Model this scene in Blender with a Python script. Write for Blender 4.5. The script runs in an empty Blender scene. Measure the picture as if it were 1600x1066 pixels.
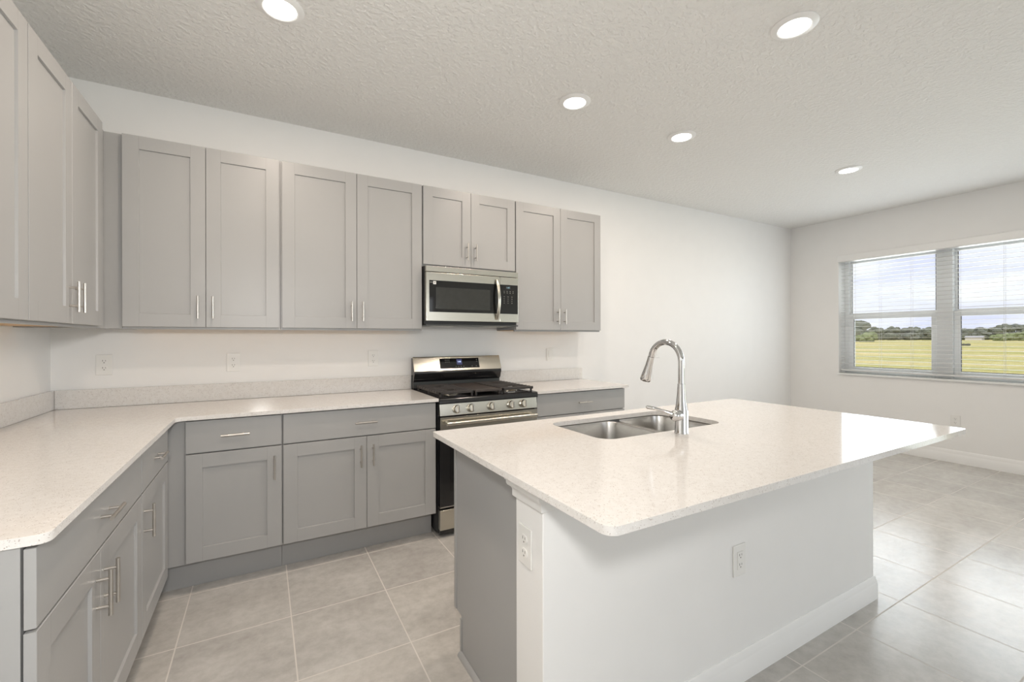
import bpy, bmesh, math, random
from mathutils import Vector, Matrix

C = bpy.context.scene.collection
SC = bpy.context.scene
PI = math.pi

# ------------------------------------------------------------------ camera, world, sun, lights, exposure
cam_d = bpy.data.cameras.new('camera')
cam_d.sensor_width = 36.0
cam_d.lens = 691.53 / 1600 * 36.0
cam_d.shift_y = -(533 - 528.09) / 1600
cam_d.clip_start = 0.02
cam_d.clip_end = 2000
cam = bpy.data.objects.new('camera', cam_d)
C.objects.link(cam)
cam.matrix_world = (Matrix.Translation((1.0245, -3.3857, 1.3073)) @ Matrix.Rotation(-0.5126, 4, 'Z')
                    @ Matrix.Rotation(PI / 2, 4, 'X') @ Matrix.Rotation(-0.0021, 4, 'Z'))
SC.camera = cam

SC.view_settings.view_transform = 'Standard'
SC.view_settings.look = 'None'
SC.view_settings.gamma = 1.0
SC.view_settings.use_curve_mapping = False
SC.view_settings.exposure = 0.11

world = bpy.data.worlds.new('sky')
SC.world = world
world.use_nodes = True
wn, wl = world.node_tree.nodes, world.node_tree.links
wn.clear()
w_out = wn.new('ShaderNodeOutputWorld')
w_bg = wn.new('ShaderNodeBackground')
w_tc = wn.new('ShaderNodeTexCoord')
w_map = wn.new('ShaderNodeMapping')
w_map.inputs['Scale'].default_value = (3.0, 3.0, 14.0)
w_no = wn.new('ShaderNodeTexNoise')
w_no.inputs['Scale'].default_value = 1.3
w_no.inputs['Detail'].default_value = 5
w_cr = wn.new('ShaderNodeValToRGB')
w_cr.color_ramp.elements[0].position = 0.36
w_cr.color_ramp.elements[0].color = (0.68, 0.70, 0.90, 1)
w_cr.color_ramp.elements[1].position = 0.60
w_cr.color_ramp.elements[1].color = (1.0, 0.99, 1.0, 1)
wl.new(w_tc.outputs['Generated'], w_map.inputs['Vector'])
wl.new(w_map.outputs['Vector'], w_no.inputs['Vector'])
wl.new(w_no.outputs['Fac'], w_cr.inputs['Fac'])
wl.new(w_cr.outputs['Color'], w_bg.inputs['Color'])
wl.new(w_bg.outputs['Background'], w_out.inputs['Surface'])
w_bg.inputs['Strength'].default_value = 1.12


def light(name, kind, loc, energy, color, **kw):
    d = bpy.data.lights.new(name, kind)
    d.energy = energy
    d.color = color
    for k, v in kw.items():
        if k not in ('rot', 'parent'):
            setattr(d, k, v)
    o = bpy.data.objects.new(name, d)
    o.location = loc
    o.rotation_euler = kw.get('rot', (0, 0, 0))
    C.objects.link(o)
    return o


light('sun', 'SUN', (0, 0, 30), 2.2, (1.0, 0.95, 0.86), angle=0.02,
      rot=Vector((0.75, 0.25, -0.75)).to_track_quat('-Z', 'Y').to_euler())
# cool fill lamp added out of view, further along the window wall
RIGHT_FILL_POWER = 27.0
light('right_fill', 'AREA', (7.22, -4.75, 1.12), RIGHT_FILL_POWER, (0.82, 0.95, 1.0), shape='RECTANGLE',
      size=2.7, size_y=2.05, rot=(PI / 2, 0, PI / 2))
# unseen fill lamp added at the wall behind the camera
REAR_FILL_POWER = 17.0
light('rear_fill', 'AREA', (2.95, -6.52, 1.35), REAR_FILL_POWER, (0.90, 0.97, 1.0), shape='RECTANGLE',
      size=2.5, size_y=1.6, rot=(PI / 2, 0, 0))
# daylight entering by the two halves of the visible window
WINDOW_POWER = 6.5
for wy in (-1.025, -2.01):
    light('daylight_window', 'AREA', (7.245, wy, 1.56), WINDOW_POWER, (0.88, 0.95, 1.0), shape='RECTANGLE',
          size=0.80, size_y=1.28, rot=(PI / 2, 0, PI / 2))
light('daylight_outside_window', 'AREA', (7.72, -1.515, 1.60), 38.0, (0.90, 0.96, 1.0), shape='RECTANGLE',
      size=1.9, size_y=1.4, rot=(PI / 2, 0, PI / 2))
# the photographer's flash, just above the camera
FLASH_POWER = 19.0
light('camera_flash', 'AREA', (1.00, -3.50, 1.58), FLASH_POWER, (1.0, 0.99, 0.97), shape='DISK', size=0.16,
      rot=Vector((-0.22, 0.97, -0.08)).to_track_quat('-Z', 'Y').to_euler())
CAN_POWER = 8.5
CAN_COLOR = (1.0, 0.85, 0.72)

# extra lamp without a fixture, added out of view to brighten the left side
for lx, ly in ((1.094, -2.22),):
    light('ceiling_fill', 'AREA', (lx, ly, 2.762), CAN_POWER, CAN_COLOR, shape='DISK', size=0.125)

# ------------------------------------------------------------------ materials


def newmat(name):
    m = bpy.data.materials.new(name)
    m.use_nodes = True
    n = m.node_tree.nodes
    return m, n, m.node_tree.links, n['Principled BSDF']


def mix(n, l, fac, a, b):
    x = n.new('ShaderNodeMix')
    x.data_type = 'RGBA'
    if hasattr(fac, 'links') or hasattr(fac, 'is_linked'):
        l.new(fac, x.inputs[0])
    else:
        x.inputs[0].default_value = fac
    for v, i in ((a, 6), (b, 7)):
        if isinstance(v, tuple):
            x.inputs[i].default_value = (*v, 1)
        else:
            l.new(v, x.inputs[i])
    return x.outputs[2]


def noise(n, l, scale, detail=3, rough=0.5, stretch=None, coord='Object'):
    tc = n.new('ShaderNodeTexCoord')
    no = n.new('ShaderNodeTexNoise')
    no.inputs['Scale'].default_value = scale
    no.inputs['Detail'].default_value = detail
    no.inputs['Roughness'].default_value = rough
    if stretch:
        mp = n.new('ShaderNodeMapping')
        mp.inputs['Scale'].default_value = stretch
        l.new(tc.outputs[coord], mp.inputs['Vector'])
        l.new(mp.outputs['Vector'], no.inputs['Vector'])
    else:
        l.new(tc.outputs[coord], no.inputs['Vector'])
    return no


def ramp(n, l, src, p0, p1, c0=(0, 0, 0), c1=(1, 1, 1)):
    r = n.new('ShaderNodeValToRGB')
    r.color_ramp.elements[0].position = p0
    r.color_ramp.elements[1].position = p1
    r.color_ramp.elements[0].color = (*c0, 1)
    r.color_ramp.elements[1].color = (*c1, 1)
    l.new(src, r.inputs['Fac'])
    return r.outputs['Color']


def bump(n, l, b, src, strength, dist):
    bp = n.new('ShaderNodeBump')
    bp.inputs['Strength'].default_value = strength
    bp.inputs['Distance'].default_value = dist
    l.new(src, bp.inputs['Height'])
    l.new(bp.outputs['Normal'], b.inputs['Normal'])


def plain(name, col, rough=0.5, metal=0.0, var=0.03, scale=6.0, bump_s=0.0, bump_scale=200.0, emit=None, es=0.0,
          coat=0.0, spec=0.5):
    m, n, l, b = newmat(name)
    no = noise(n, l, scale)
    lo = tuple(c * (1 - var) for c in col)
    hi = tuple(min(1, c * (1 + var)) for c in col)
    l.new(ramp(n, l, no.outputs['Fac'], 0.3, 0.7, lo, hi), b.inputs['Base Color'])
    b.inputs['Roughness'].default_value = rough
    b.inputs['Metallic'].default_value = metal
    b.inputs['Specular IOR Level'].default_value = spec
    if coat:
        b.inputs['Coat Weight'].default_value = coat
    if bump_s:
        n2 = noise(n, l, bump_scale, 2)
        bump(n, l, b, n2.outputs['Fac'], bump_s, 0.002)
    if emit:
        b.inputs['Emission Color'].default_value = (*emit, 1)
        b.inputs['Emission Strength'].default_value = es
    return m


M = {}
M['wall'] = plain('wall_paint', (0.87, 0.862, 0.845), 0.6, var=0.008, bump_s=0.08, bump_scale=120, spec=0.3)
M['trim'] = plain('white_trim_paint', (0.88, 0.875, 0.86), 0.35, var=0.008)
M['cabinet'] = plain('gray_cabinet_paint', (0.380, 0.377, 0.371), 0.36, var=0.012, scale=3)
M['gap'] = plain('dark_gap', (0.05, 0.048, 0.045), 0.8)
M['maple'] = plain('natural_maple', (0.62, 0.40, 0.19), 0.5, var=0.10, scale=14)
M['nickel'] = plain('brushed_nickel', (0.58, 0.55, 0.51), 0.34, metal=1.0, var=0.03, scale=60)
M['chrome'] = plain('chrome', (0.64, 0.64, 0.64), 0.06, metal=1.0, var=0.01)
M['black'] = plain('black_enamel', (0.012, 0.012, 0.013), 0.16, var=0.1, coat=0.3)
M['black_body'] = plain('black_painted_steel', (0.018, 0.018, 0.019), 0.4, var=0.1)
M['black_glass'] = plain('black_glass', (0.010, 0.010, 0.010), 0.05, var=0.1)
M['smoked'] = plain('smoked_window_screen', (0.035, 0.036, 0.033), 0.12, var=0.08, scale=30)
M['panel_gray'] = plain('dark_gray_enamel', (0.045, 0.048, 0.046), 0.35, var=0.06)
M['iron'] = plain('cast_iron', (0.042, 0.036, 0.033), 0.5, var=0.15, scale=80, bump_s=0.2, bump_scale=500)
M['griddle'] = plain('griddle_iron', (0.060, 0.048, 0.042), 0.42, var=0.12, scale=50)
M['plastic'] = plain('white_plastic', (0.84, 0.83, 0.80), 0.3, var=0.01)
M['slot'] = plain('outlet_slot', (0.16, 0.15, 0.14), 0.6)
M['vinyl'] = plain('white_vinyl', (0.90, 0.91, 0.91), 0.3, var=0.01)
M['blind'] = plain('white_faux_wood', (0.72, 0.72, 0.71), 0.45, var=0.01)
M['sill'] = plain('white_marble_sill', (0.84, 0.84, 0.82), 0.2, var=0.03, scale=12)
M['gasket'] = plain('dark_gasket', (0.10, 0.10, 0.105), 0.6)
M['lens'] = plain('lit_lens', (0.9, 0.9, 0.88), 0.4, emit=(1.0, 0.95, 0.88), es=9.0)
M['lcd_blue'] = plain('blue_display', (0.05, 0.07, 0.2), 0.3, emit=(0.55, 0.70, 1.0), es=1.8)
M['lcd_glow'] = plain('blue_display_back', (0.01, 0.02, 0.10), 0.3, emit=(0.02, 0.05, 0.30), es=0.12)
M['lcd_teal'] = plain('teal_display', (0.05, 0.1, 0.12), 0.3, emit=(0.35, 0.60, 0.70), es=0.7)
M['key'] = plain('key_marks', (0.30, 0.30, 0.27), 0.5)
M['sticker'] = plain('white_sticker', (0.75, 0.75, 0.72), 0.5)
M['bark'] = plain('tree_bark', (0.22, 0.18, 0.15), 0.9, var=0.2, scale=2)
M['roof_far'] = plain('gray_roof', (0.40, 0.39, 0.40), 0.8, var=0.1)
M['house_far'] = plain('pale_house_wall', (0.55, 0.52, 0.50), 0.8)
M['brush_dark'] = plain('dark_brush', (0.11, 0.11, 0.09), 0.9, var=0.4, scale=8)


def steel(name, col, rough, stretch):
    m, n, l, b = newmat(name)
    no = noise(n, l, 6.0, 4, 0.7, stretch)
    l.new(ramp(n, l, no.outputs['Fac'], 0.3, 0.7, tuple(c * 0.93 for c in col), tuple(c * 1.05 for c in col)),
          b.inputs['Base Color'])
    b.inputs['Metallic'].default_value = 1.0
    b.inputs['Roughness'].default_value = rough
    b.inputs['Anisotropic'].default_value = 0.4
    bump(n, l, b, no.outputs['Fac'], 0.02, 0.001)
    return m


M['steel'] = steel('stainless_steel', (0.63, 0.605, 0.535), 0.24, (2, 2, 120))
M['sink_steel'] = steel('sink_stainless', (0.56, 0.545, 0.52), 0.26, (120, 2, 2))


def make_quartz():
    m, n, l, b = newmat('white_quartz')
    base = noise(n, l, 40, 4, 0.6)
    c1 = ramp(n, l, base.outputs['Fac'], 0.3, 0.75, (0.705, 0.68, 0.65), (0.765, 0.745, 0.72))
    tc = n.new('ShaderNodeTexCoord')
    out = c1
    for sc, lo, col, hi in ((260, 0.16, (0.36, 0.30, 0.26), 0.24), (170, 0.10, (0.95, 0.94, 0.92), 0.15)):
        v = n.new('ShaderNodeTexVoronoi')
        v.inputs['Scale'].default_value = sc
        l.new(tc.outputs['Object'], v.inputs['Vector'])
        k = n.new('ShaderNodeTexNoise')
        k.inputs['Scale'].default_value = sc * 0.35
        l.new(tc.outputs['Object'], k.inputs['Vector'])
        r1 = ramp(n, l, v.outputs['Distance'], lo, hi * 1.6, (1, 1, 1), (0, 0, 0))
        r2 = ramp(n, l, k.outputs['Fac'], 0.50, 0.60)
        mu = n.new('ShaderNodeMath')
        mu.operation = 'MULTIPLY'
        l.new(r1, mu.inputs[0])
        l.new(r2, mu.inputs[1])
        out = mix(n, l, mu.outputs[0], out, col)
    l.new(out, b.inputs['Base Color'])
    b.inputs['Roughness'].default_value = 0.09
    b.inputs['Specular IOR Level'].default_value = 0.4
    return m


M['quartz'] = make_quartz()


def make_tile():
    m, n, l, b = newmat('floor_tile')
    tc = n.new('ShaderNodeTexCoord')
    mp = n.new('ShaderNodeMapping')
    mp.vector_type = 'POINT'
    mp.inputs['Location'].default_value = (-0.700 / 0.4385, 1.0620 / 0.4515, 0)
    mp.inputs['Scale'].default_value = (1 / 0.4385, 1 / 0.4515, 1)
    l.new(tc.outputs['Object'], mp.inputs['Vector'])
    br = n.new('ShaderNodeTexBrick')
    br.offset = 0.0
    br.squash = 1.0
    br.inputs['Scale'].default_value = 1.0
    br.inputs['Brick Width'].default_value = 1.0
    br.inputs['Row Height'].default_value = 1.0
    br.inputs['Mortar Size'].default_value = 0.0065
    br.inputs['Mortar Smooth'].default_value = 0.1
    br.inputs['Color1'].default_value = (0.94, 0.94, 0.94, 1)
    br.inputs['Color2'].default_value = (1.03, 1.02, 1.0, 1)
    l.new(mp.outputs['Vector'], br.inputs['Vector'])
    na = noise(n, l, 2.6, 8, 0.62, (1.0, 1.6, 1))
    nb = noise(n, l, 20, 8, 0.66)
    ca = ramp(n, l, na.outputs['Fac'], 0.30, 0.72, (0.470, 0.448, 0.420), (0.625, 0.605, 0.575))
    cb = ramp(n, l, nb.outputs['Fac'], 0.30, 0.62, (0.78, 0.77, 0.76), (1.0, 1.0, 1.0))
    mu = n.new('ShaderNodeMix')
    mu.data_type = 'RGBA'
    mu.blend_type = 'MULTIPLY'
    mu.inputs[0].default_value = 0.8
    l.new(ca, mu.inputs[6])
    l.new(cb, mu.inputs[7])
    m2 = n.new('ShaderNodeMix')
    m2.data_type = 'RGBA'
    m2.blend_type = 'MULTIPLY'
    m2.inputs[0].default_value = 1.0
    l.new(mu.outputs[2], m2.inputs[6])
    l.new(br.outputs['Color'], m2.inputs[7])
    col = mix(n, l, br.outputs['Fac'], m2.outputs[2], (0.63, 0.595, 0.55))
    l.new(col, b.inputs['Base Color'])
    rr = ramp(n, l, nb.outputs['Fac'], 0.3, 0.7, (0.20, 0.20, 0.20), (0.27, 0.27, 0.27))
    ro = mix(n, l, br.outputs['Fac'], rr, (0.9, 0.9, 0.9))
    l.new(ro, b.inputs['Roughness'])
    sub = n.new('ShaderNodeMath')
    sub.operation = 'MULTIPLY_ADD'
    sub.inputs[1].default_value = -1.0
    l.new(br.outputs['Fac'], sub.inputs[0])
    sc = n.new('ShaderNodeMath')
    sc.operation = 'MULTIPLY'
    sc.inputs[1].default_value = 0.05
    l.new(nb.outputs['Fac'], sc.inputs[0])
    l.new(sc.outputs[0], sub.inputs[2])
    bump(n, l, b, sub.outputs[0], 0.35, 0.002)
    return m


M['tile'] = make_tile()


def make_ceiling():
    m, n, l, b = newmat('knockdown_ceiling')
    b.inputs['Base Color'].default_value = (0.86, 0.85, 0.825, 1)
    b.inputs['Roughness'].default_value = 0.85
    b.inputs['Specular IOR Level'].default_value = 0.2
    no = noise(n, l, 42, 3, 0.55)
    r = ramp(n, l, no.outputs['Fac'], 0.44, 0.60)
    bump(n, l, b, r, 0.5, 0.006)
    return m


M['ceiling'] = make_ceiling()


def make_glass():
    m, n, l, b = newmat('clear_window_glass')
    n.remove(b)
    out = n['Material Output']
    t = n.new('ShaderNodeBsdfTransparent')
    t.inputs['Color'].default_value = (0.95, 0.97, 0.97, 1)
    g = n.new('ShaderNodeBsdfGlossy')
    g.inputs['Roughness'].default_value = 0.02
    f = n.new('ShaderNodeFresnel')
    f.inputs['IOR'].default_value = 1.45
    x = n.new('ShaderNodeMixShader')
    l.new(f.outputs[0], x.inputs[0])
    l.new(t.outputs[0], x.inputs[1])
    l.new(g.outputs[0], x.inputs[2])
    l.new(x.outputs[0], out.inputs['Surface'])
    return m


M['glass'] = make_glass()


def make_field():
    m, n, l, b = newmat('meadow_grass')
    big = noise(n, l, 0.05, 5, 0.6, (2.2, 0.7, 1))
    fine = noise(n, l, 1.6, 6, 0.7, (0.6, 1.4, 1))
    c = ramp(n, l, big.outputs['Fac'], 0.38, 0.60, (0.38, 0.39, 0.12), (0.66, 0.55, 0.29))
    c2 = ramp(n, l, fine.outputs['Fac'], 0.35, 0.65, (0.80, 0.78, 0.70), (1.1, 1.1, 1.05))
    mu = n.new('ShaderNodeMix')
    mu.data_type = 'RGBA'
    mu.blend_type = 'MULTIPLY'
    mu.inputs[0].default_value = 1.0
    l.new(c, mu.inputs[6])
    l.new(c2, mu.inputs[7])
    l.new(mu.outputs[2], b.inputs['Base Color'])
    b.inputs['Roughness'].default_value = 0.95
    b.inputs['Specular IOR Level'].default_value = 0.1
    return m


M['field'] = make_field()


def make_leaf(name, a, c):
    m, n, l, b = newmat(name)
    no = noise(n, l, 0.9, 5, 0.7)
    l.new(ramp(n, l, no.outputs['Fac'], 0.35, 0.65, a, c), b.inputs['Base Color'])
    b.inputs['Roughness'].default_value = 0.9
    return m


M['leaf'] = make_leaf('gray_green_foliage', (0.10, 0.11, 0.08), (0.19, 0.20, 0.15))
M['leaf_dark'] = make_leaf('dark_foliage', (0.11, 0.12, 0.10), (0.20, 0.21, 0.17))
M['leaf_light'] = make_leaf('light_foliage', (0.15, 0.18, 0.08), (0.25, 0.28, 0.14))

# ------------------------------------------------------------------ mesh helpers


class MB:
    """collects shapes into one bmesh"""

    def __init__(self):
        self.bm = bmesh.new()

    def face_grid(self, rings, closed_u=True, cap0=True, cap1=True):
        bm = self.bm
        vs = [[bm.verts.new(p) for p in r] for r in rings]
        n = len(vs[0])
        for a, b in zip(vs[:-1], vs[1:]):
            for i in range(n if closed_u else n - 1):
                j = (i + 1) % n
                try:
                    bm.faces.new((a[i], a[j], b[j], b[i]))
                except ValueError:
                    pass
        if cap0:
            bm.faces.new(list(reversed(vs[0])))
        if cap1:
            bm.faces.new(vs[-1])
        return self

    def box(self, x0, x1, y0, y1, z0, z1):
        return self.face_grid([[(x0, y0, z0), (x1, y0, z0), (x1, y1, z0), (x0, y1, z0)],
                               [(x0, y0, z1), (x1, y0, z1), (x1, y1, z1), (x0, y1, z1)]])

    def tube(self, pts, r, seg=12, caps=True):
        pts = [Vector(p) for p in pts]
        rs = r if isinstance(r, (list, tuple)) else [r] * len(pts)
        rings = []
        t = (pts[1] - pts[0]).normalized()
        up = Vector((0, 0, 1)) if abs(t.z) < 0.9 else Vector((1, 0, 0))
        u = t.cross(up).normalized()
        for i, p in enumerate(pts):
            if i == 0:
                t2 = pts[1] - pts[0]
            elif i == len(pts) - 1:
                t2 = pts[-1] - pts[-2]
            else:
                t2 = (pts[i + 1] - p).normalized() + (p - pts[i - 1]).normalized()
            t2.normalize()
            u = (u - t2 * u.dot(t2)).normalized()
            w = t2.cross(u)
            rings.append([p + (u * math.cos(a) + w * math.sin(a)) * rs[i]
                          for a in [2 * PI * k / seg for k in range(seg)]])
        return self.face_grid(rings, True, caps, caps)

    def lathe(self, prof, origin, axis=(0, 0, 1), seg=24):
        """prof: (radius, height) list along axis"""
        o, ax = Vector(origin), Vector(axis).normalized()
        up = Vector((0, 0, 1)) if abs(ax.z) < 0.9 else Vector((1, 0, 0))
        u = ax.cross(up).normalized()
        w = ax.cross(u)
        rings = [[o + ax * h + (u * math.cos(2 * PI * k / seg) + w * math.sin(2 * PI * k / seg)) * max(r, 1e-4)
                  for k in range(seg)] for r, h in prof]
        return self.face_grid(rings)

    def prism(self, poly, fn, a, b):
        """poly: 2D outline, fn(u, v, t) -> 3D point; swept from t=a to t=b"""
        return self.face_grid([[fn(u, v, a) for u, v in poly], [fn(u, v, b) for u, v in poly]])

    def build(self, name, mat, parent=None, bevel=0.0, smooth=False, seg=2, origin=None):
        bm = self.bm
        bmesh.ops.recalc_face_normals(bm, faces=bm.faces)
        me = bpy.data.meshes.new(name)
        off = Vector((0, 0, 0))
        if parent is not None:
            off = ORIGIN[parent.name]
        elif origin is not None:
            off = Vector(origin)
        bmesh.ops.translate(bm, verts=bm.verts, vec=-off)
        bm.to_mesh(me)
        bm.free()
        me.materials.append(mat)
        o = bpy.data.objects.new(name, me)
        C.objects.link(o)
        if parent is not None:
            o.parent = parent
        else:
            o.location = off
        ORIGIN[o.name] = off
        if smooth:
            for p in me.polygons:
                p.use_smooth = True
            me.set_sharp_from_angle(angle=math.radians(40))
        if bevel:
            md = o.modifiers.new('bevel', 'BEVEL')
            md.width = bevel
            md.segments = seg
            md.limit_method = 'ANGLE'
            md.angle_limit = math.radians(40)
            for p in me.polygons:
                p.use_smooth = True
            md.harden_normals = True
        return o


ORIGIN = {}


def thing(name, loc, label, cat, group=None):
    o = bpy.data.objects.new(name, None)
    o.empty_display_size = 0.1
    C.objects.link(o)
    o.location = loc
    ORIGIN[o.name] = Vector(loc)
    o['label'] = label
    o['category'] = cat
    if group:
        o['group'] = group
    return o


def tag(o, label, cat, group=None):
    o['label'] = label
    o['category'] = cat
    if group:
        o['group'] = group
    return o


def struct(o):
    o['kind'] = 'structure'
    return o


def rrect(x0, x1, y0, y1, r, n=6):
    out = []
    rr = r if isinstance(r, (list, tuple)) else [r] * 4
    for (cx, cy, a0, q) in ((x1 - rr[0], y1 - rr[0], 0, rr[0]), (x0 + rr[1], y1 - rr[1], 90, rr[1]),
                            (x0 + rr[2], y0 + rr[2], 180, rr[2]), (x1 - rr[3], y0 + rr[3], 270, rr[3])):
        for k in range(n + 1):
            a = math.radians(a0 + 90 * k / n)
            out.append((cx + q * math.cos(a), cy + q * math.sin(a)))
    return out


def slab(outline, z0, z1, hole=None):
    """flat slab with an optional hole, as an MB"""
    mb = MB()
    bm = mb.bm
    loops = []
    for lp in ([outline] + ([hole] if hole else [])):
        vs = [bm.verts.new((x, y, z0)) for x, y in lp]
        loops.append([bm.edges.new((vs[i], vs[(i + 1) % len(vs)])) for i in range(len(vs))])
    es = [e for lp in loops for e in lp]
    r = bmesh.ops.triangle_fill(bm, use_beauty=True, use_dissolve=False, edges=es)
    fs = [g for g in r['geom'] if isinstance(g, bmesh.types.BMFace)]
    ex = bmesh.ops.extrude_face_region(bm, geom=fs)
    bmesh.ops.translate(bm, verts=[g for g in ex['geom'] if isinstance(g, bmesh.types.BMVert)], vec=(0, 0, z1 - z0))
    return mb


# ------------------------------------------------------------------ room shell
W, CH, FY = 7.286, 2.778, -6.60
WT = 0.30
struct(MB().box(-WT, W + WT, FY - WT, WT, -0.12, 0).build('floor', M['tile']))
struct(MB().box(-WT, W + WT, FY - WT, WT, CH, CH + 0.15).build('ceiling', M['ceiling']))
struct(MB().box(-WT, W + WT, 0, WT, 0, CH).build('wall_back', M['wall']))
struct(MB().box(-WT, 0, FY, 0, 0, CH).build('wall_left', M['wall']))
# right wall with the window opening
OY0, OY1, OZ0, OZ1 = -2.46, -0.572, 0.862, 2.30
mb = MB()
mb.box(W, W + WT, FY, -6.2, 0, CH).box(W, W + WT, -3.3, OY0, 0, CH).box(W, W + WT, -6.2, -3.3, 2.2, CH)
mb.box(W, W + WT, OY1, 0, 0, CH)
mb.box(W, W + WT, OY0, OY1, 0, OZ0).box(W, W + WT, OY0, OY1, OZ1, CH)
struct(mb.build('wall_right', M['wall']))
# wall behind the camera
mb = MB()
mb.box(-WT, 1.65, FY - WT, FY, 0, CH).box(4.25, W + WT, FY - WT, FY, 0, CH)
mb.box(1.65, 4.25, FY - WT, FY, 2.20, CH).box(1.65, 4.25, FY - WT, FY, 0, 0.50)
struct(mb.build('wall_front', M['wall']))


def base_profile(t=0.016, h=0.130):
    return [(0, 0), (t, 0), (t, h * 0.66), (t * 0.80, h * 0.70), (t * 0.80, h * 0.78), (t * 0.55, h * 0.86),
            (t * 0.45, h * 0.95), (t * 0.25, h), (0, h)]


struct(MB().prism(base_profile(), lambda u, v, t: (t, -u, v), 3.70, W).build('baseboard_back', M['trim'], smooth=True))
struct(MB().prism(base_profile(), lambda u, v, t: (W - u, t, v), -3.3, -0.016).build('baseboard_right', M['trim'], smooth=True))

# ------------------------------------------------------------------ window
win = struct(MB().box(W - 0.026, W + 0.16, OY0 - 0.0, OY1 + 0.0, OZ0 - 0.018, OZ0 + 0.001).build('window_1', M['sill'], bevel=0.003))
gx0, gx1 = W + 0.155, W + 0.225
mid0, mid1 = -1.586, -1.452
mb = MB()
mb.box(gx0, gx1, OY1 - 0.045, OY1 - 0.0002, OZ0 + 0.0012, OZ1).box(gx0, gx1, OY0 + 0.0002, OY0 + 0.045, OZ0 + 0.0012, OZ1)
mb.box(gx0, gx1, OY0 + 0.0452, OY1 - 0.0452, OZ0 + 0.0012, OZ0 + 0.035).box(gx0, gx1, OY0 + 0.0452, OY1 - 0.0452, OZ1 - 0.045, OZ1)
mb.build('window_frame', M['vinyl'], win, bevel=0.003)
MB().box(gx0 - 0.03, gx1 + 0.002, mid0, mid1, OZ0 + 0.0012, OZ1 - 0.0002).build('mullion', M['vinyl'], win, bevel=0.003)
for (a, b) in ((mid1, OY1 - 0.045), (OY0 + 0.045, mid0)):
    zr = 1.575
    a, b = a + 0.0005, b - 0.0005
    ux0, ux1 = W + 0.197, W + 0.218
    mb = MB()   # upper sash
    mb.box(ux0, ux1, a, a + 0.022, zr - 0.01, OZ1 - 0.046).box(ux0, ux1, b - 0.022, b, zr - 0.01, OZ1 - 0.046)
    mb.box(ux0, ux1, a + 0.0222, b - 0.0222, OZ1 - 0.07, OZ1 - 0.046)
    mb.box(ux0, ux1, a + 0.0222, b - 0.0222, zr - 0.01, zr + 0.03)
    us = mb.build('upper_sash', M['vinyl'], win, bevel=0.002)
    MB().box(ux0 - 0.003, ux0 - 0.0005, b - 0.027, b - 0.020, zr + 0.03, OZ1 - 0.07).build('gasket', M['gasket'], us)
    MB().box(ux0 - 0.003, ux0 - 0.0005, a + 0.020, a + 0.025, zr + 0.03, OZ1 - 0.07).build('gasket', M['gasket'], us)
    MB().box(ux0 + 0.010, ux0 + 0.014, a + 0.0224, b - 0.0224, zr + 0.0302, OZ1 - 0.0702).build('pane', M['glass'], us)
    lx0, lx1 = W + 0.158, W + 0.192
    mb = MB()   # lower sash, nearer the room
    mb.box(lx0, lx1, a, a + 0.050, OZ0 + 0.036, zr + 0.012).box(lx0, lx1, b - 0.050, b, OZ0 + 0.036, zr + 0.012)
    mb.box(lx0, lx1, a + 0.0502, b - 0.0502, OZ0 + 0.036, OZ0 + 0.075)
    mb.box(lx0, lx1, a + 0.0502, b - 0.0502, zr - 0.045, zr + 0.012)
    ls = mb.build('lower_sash', M['vinyl'], win, bevel=0.002)
    g0, g1 = OZ0 + 0.0752, zr - 0.0452
    MB().box(lx0 + 0.004, lx0 + 0.011, a + 0.0508, b - 0.0508, g0, g0 + 0.007).build('gasket', M['gasket'], ls)
    MB().box(lx0 + 0.004, lx0 + 0.011, b - 0.057, b - 0.0506, g0 + 0.008, g1).build('gasket', M['gasket'], ls)
    MB().box(lx0 + 0.012, lx0 + 0.016, a + 0.0504, b - 0.0504, g0 + 0.0002, g1 - 0.0002).build('pane', M['glass'], ls)

# blind
bl = thing('window_blind', (W + 0.06, (OY0 + OY1) / 2, OZ1),
           'wide white horizontal blind with open slats hanging in the window', 'blind')
MB().box(W - 0.022, W + 0.085, OY0 - 0.012, OY1 + 0.012, 2.238, 2.318).build('valance', M['trim'], bl, bevel=0.006)
mb = MB()
z = 2.205
sx0, sx1 = W + 0.028, W + 0.076
zs = []
while z > 0.93:
    zs.append(z)
    z -= 0.0452
for z in zs:
    mb.box(sx0, sx1, OY0 + 0.012, OY1 - 0.012, z - 0.0013, z + 0.0013)
mb.build('slats', M['blind'], bl)
MB().box(sx0, sx1, OY0 + 0.012, OY1 - 0.012, 0.892, 0.910).build('bottom_rail', M['blind'], bl, bevel=0.003)
mb = MB()
for yy in (-0.72, -0.98, -1.27, -1.66, -1.98, -2.30):
    for xx in (sx0 - 0.002, sx1 + 0.002):
        mb.tube([(xx, yy, 2.24), (xx, yy, 0.90)], 0.0011, 6)
mb.build('ladder_cord', M['blind'], bl)

# ------------------------------------------------------------------ cabinets


def frame_of(wall):
    """returns fn(s, d, z): s along the wall, d = distance out from the wall"""
    if wall == 'back':
        return lambda s, d, z: (s, -d, z)
    return lambda s, d, z: (d, s, z)


def fbox(mb, f, s0, s1, d0, d1, z0, z1):
    a, b = f(s0, d0, z0), f(s1, d1, z1)
    return mb.box(min(a[0], b[0]), max(a[0], b[0]), min(a[1], b[1]), max(a[1], b[1]), z0, z1)


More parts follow.
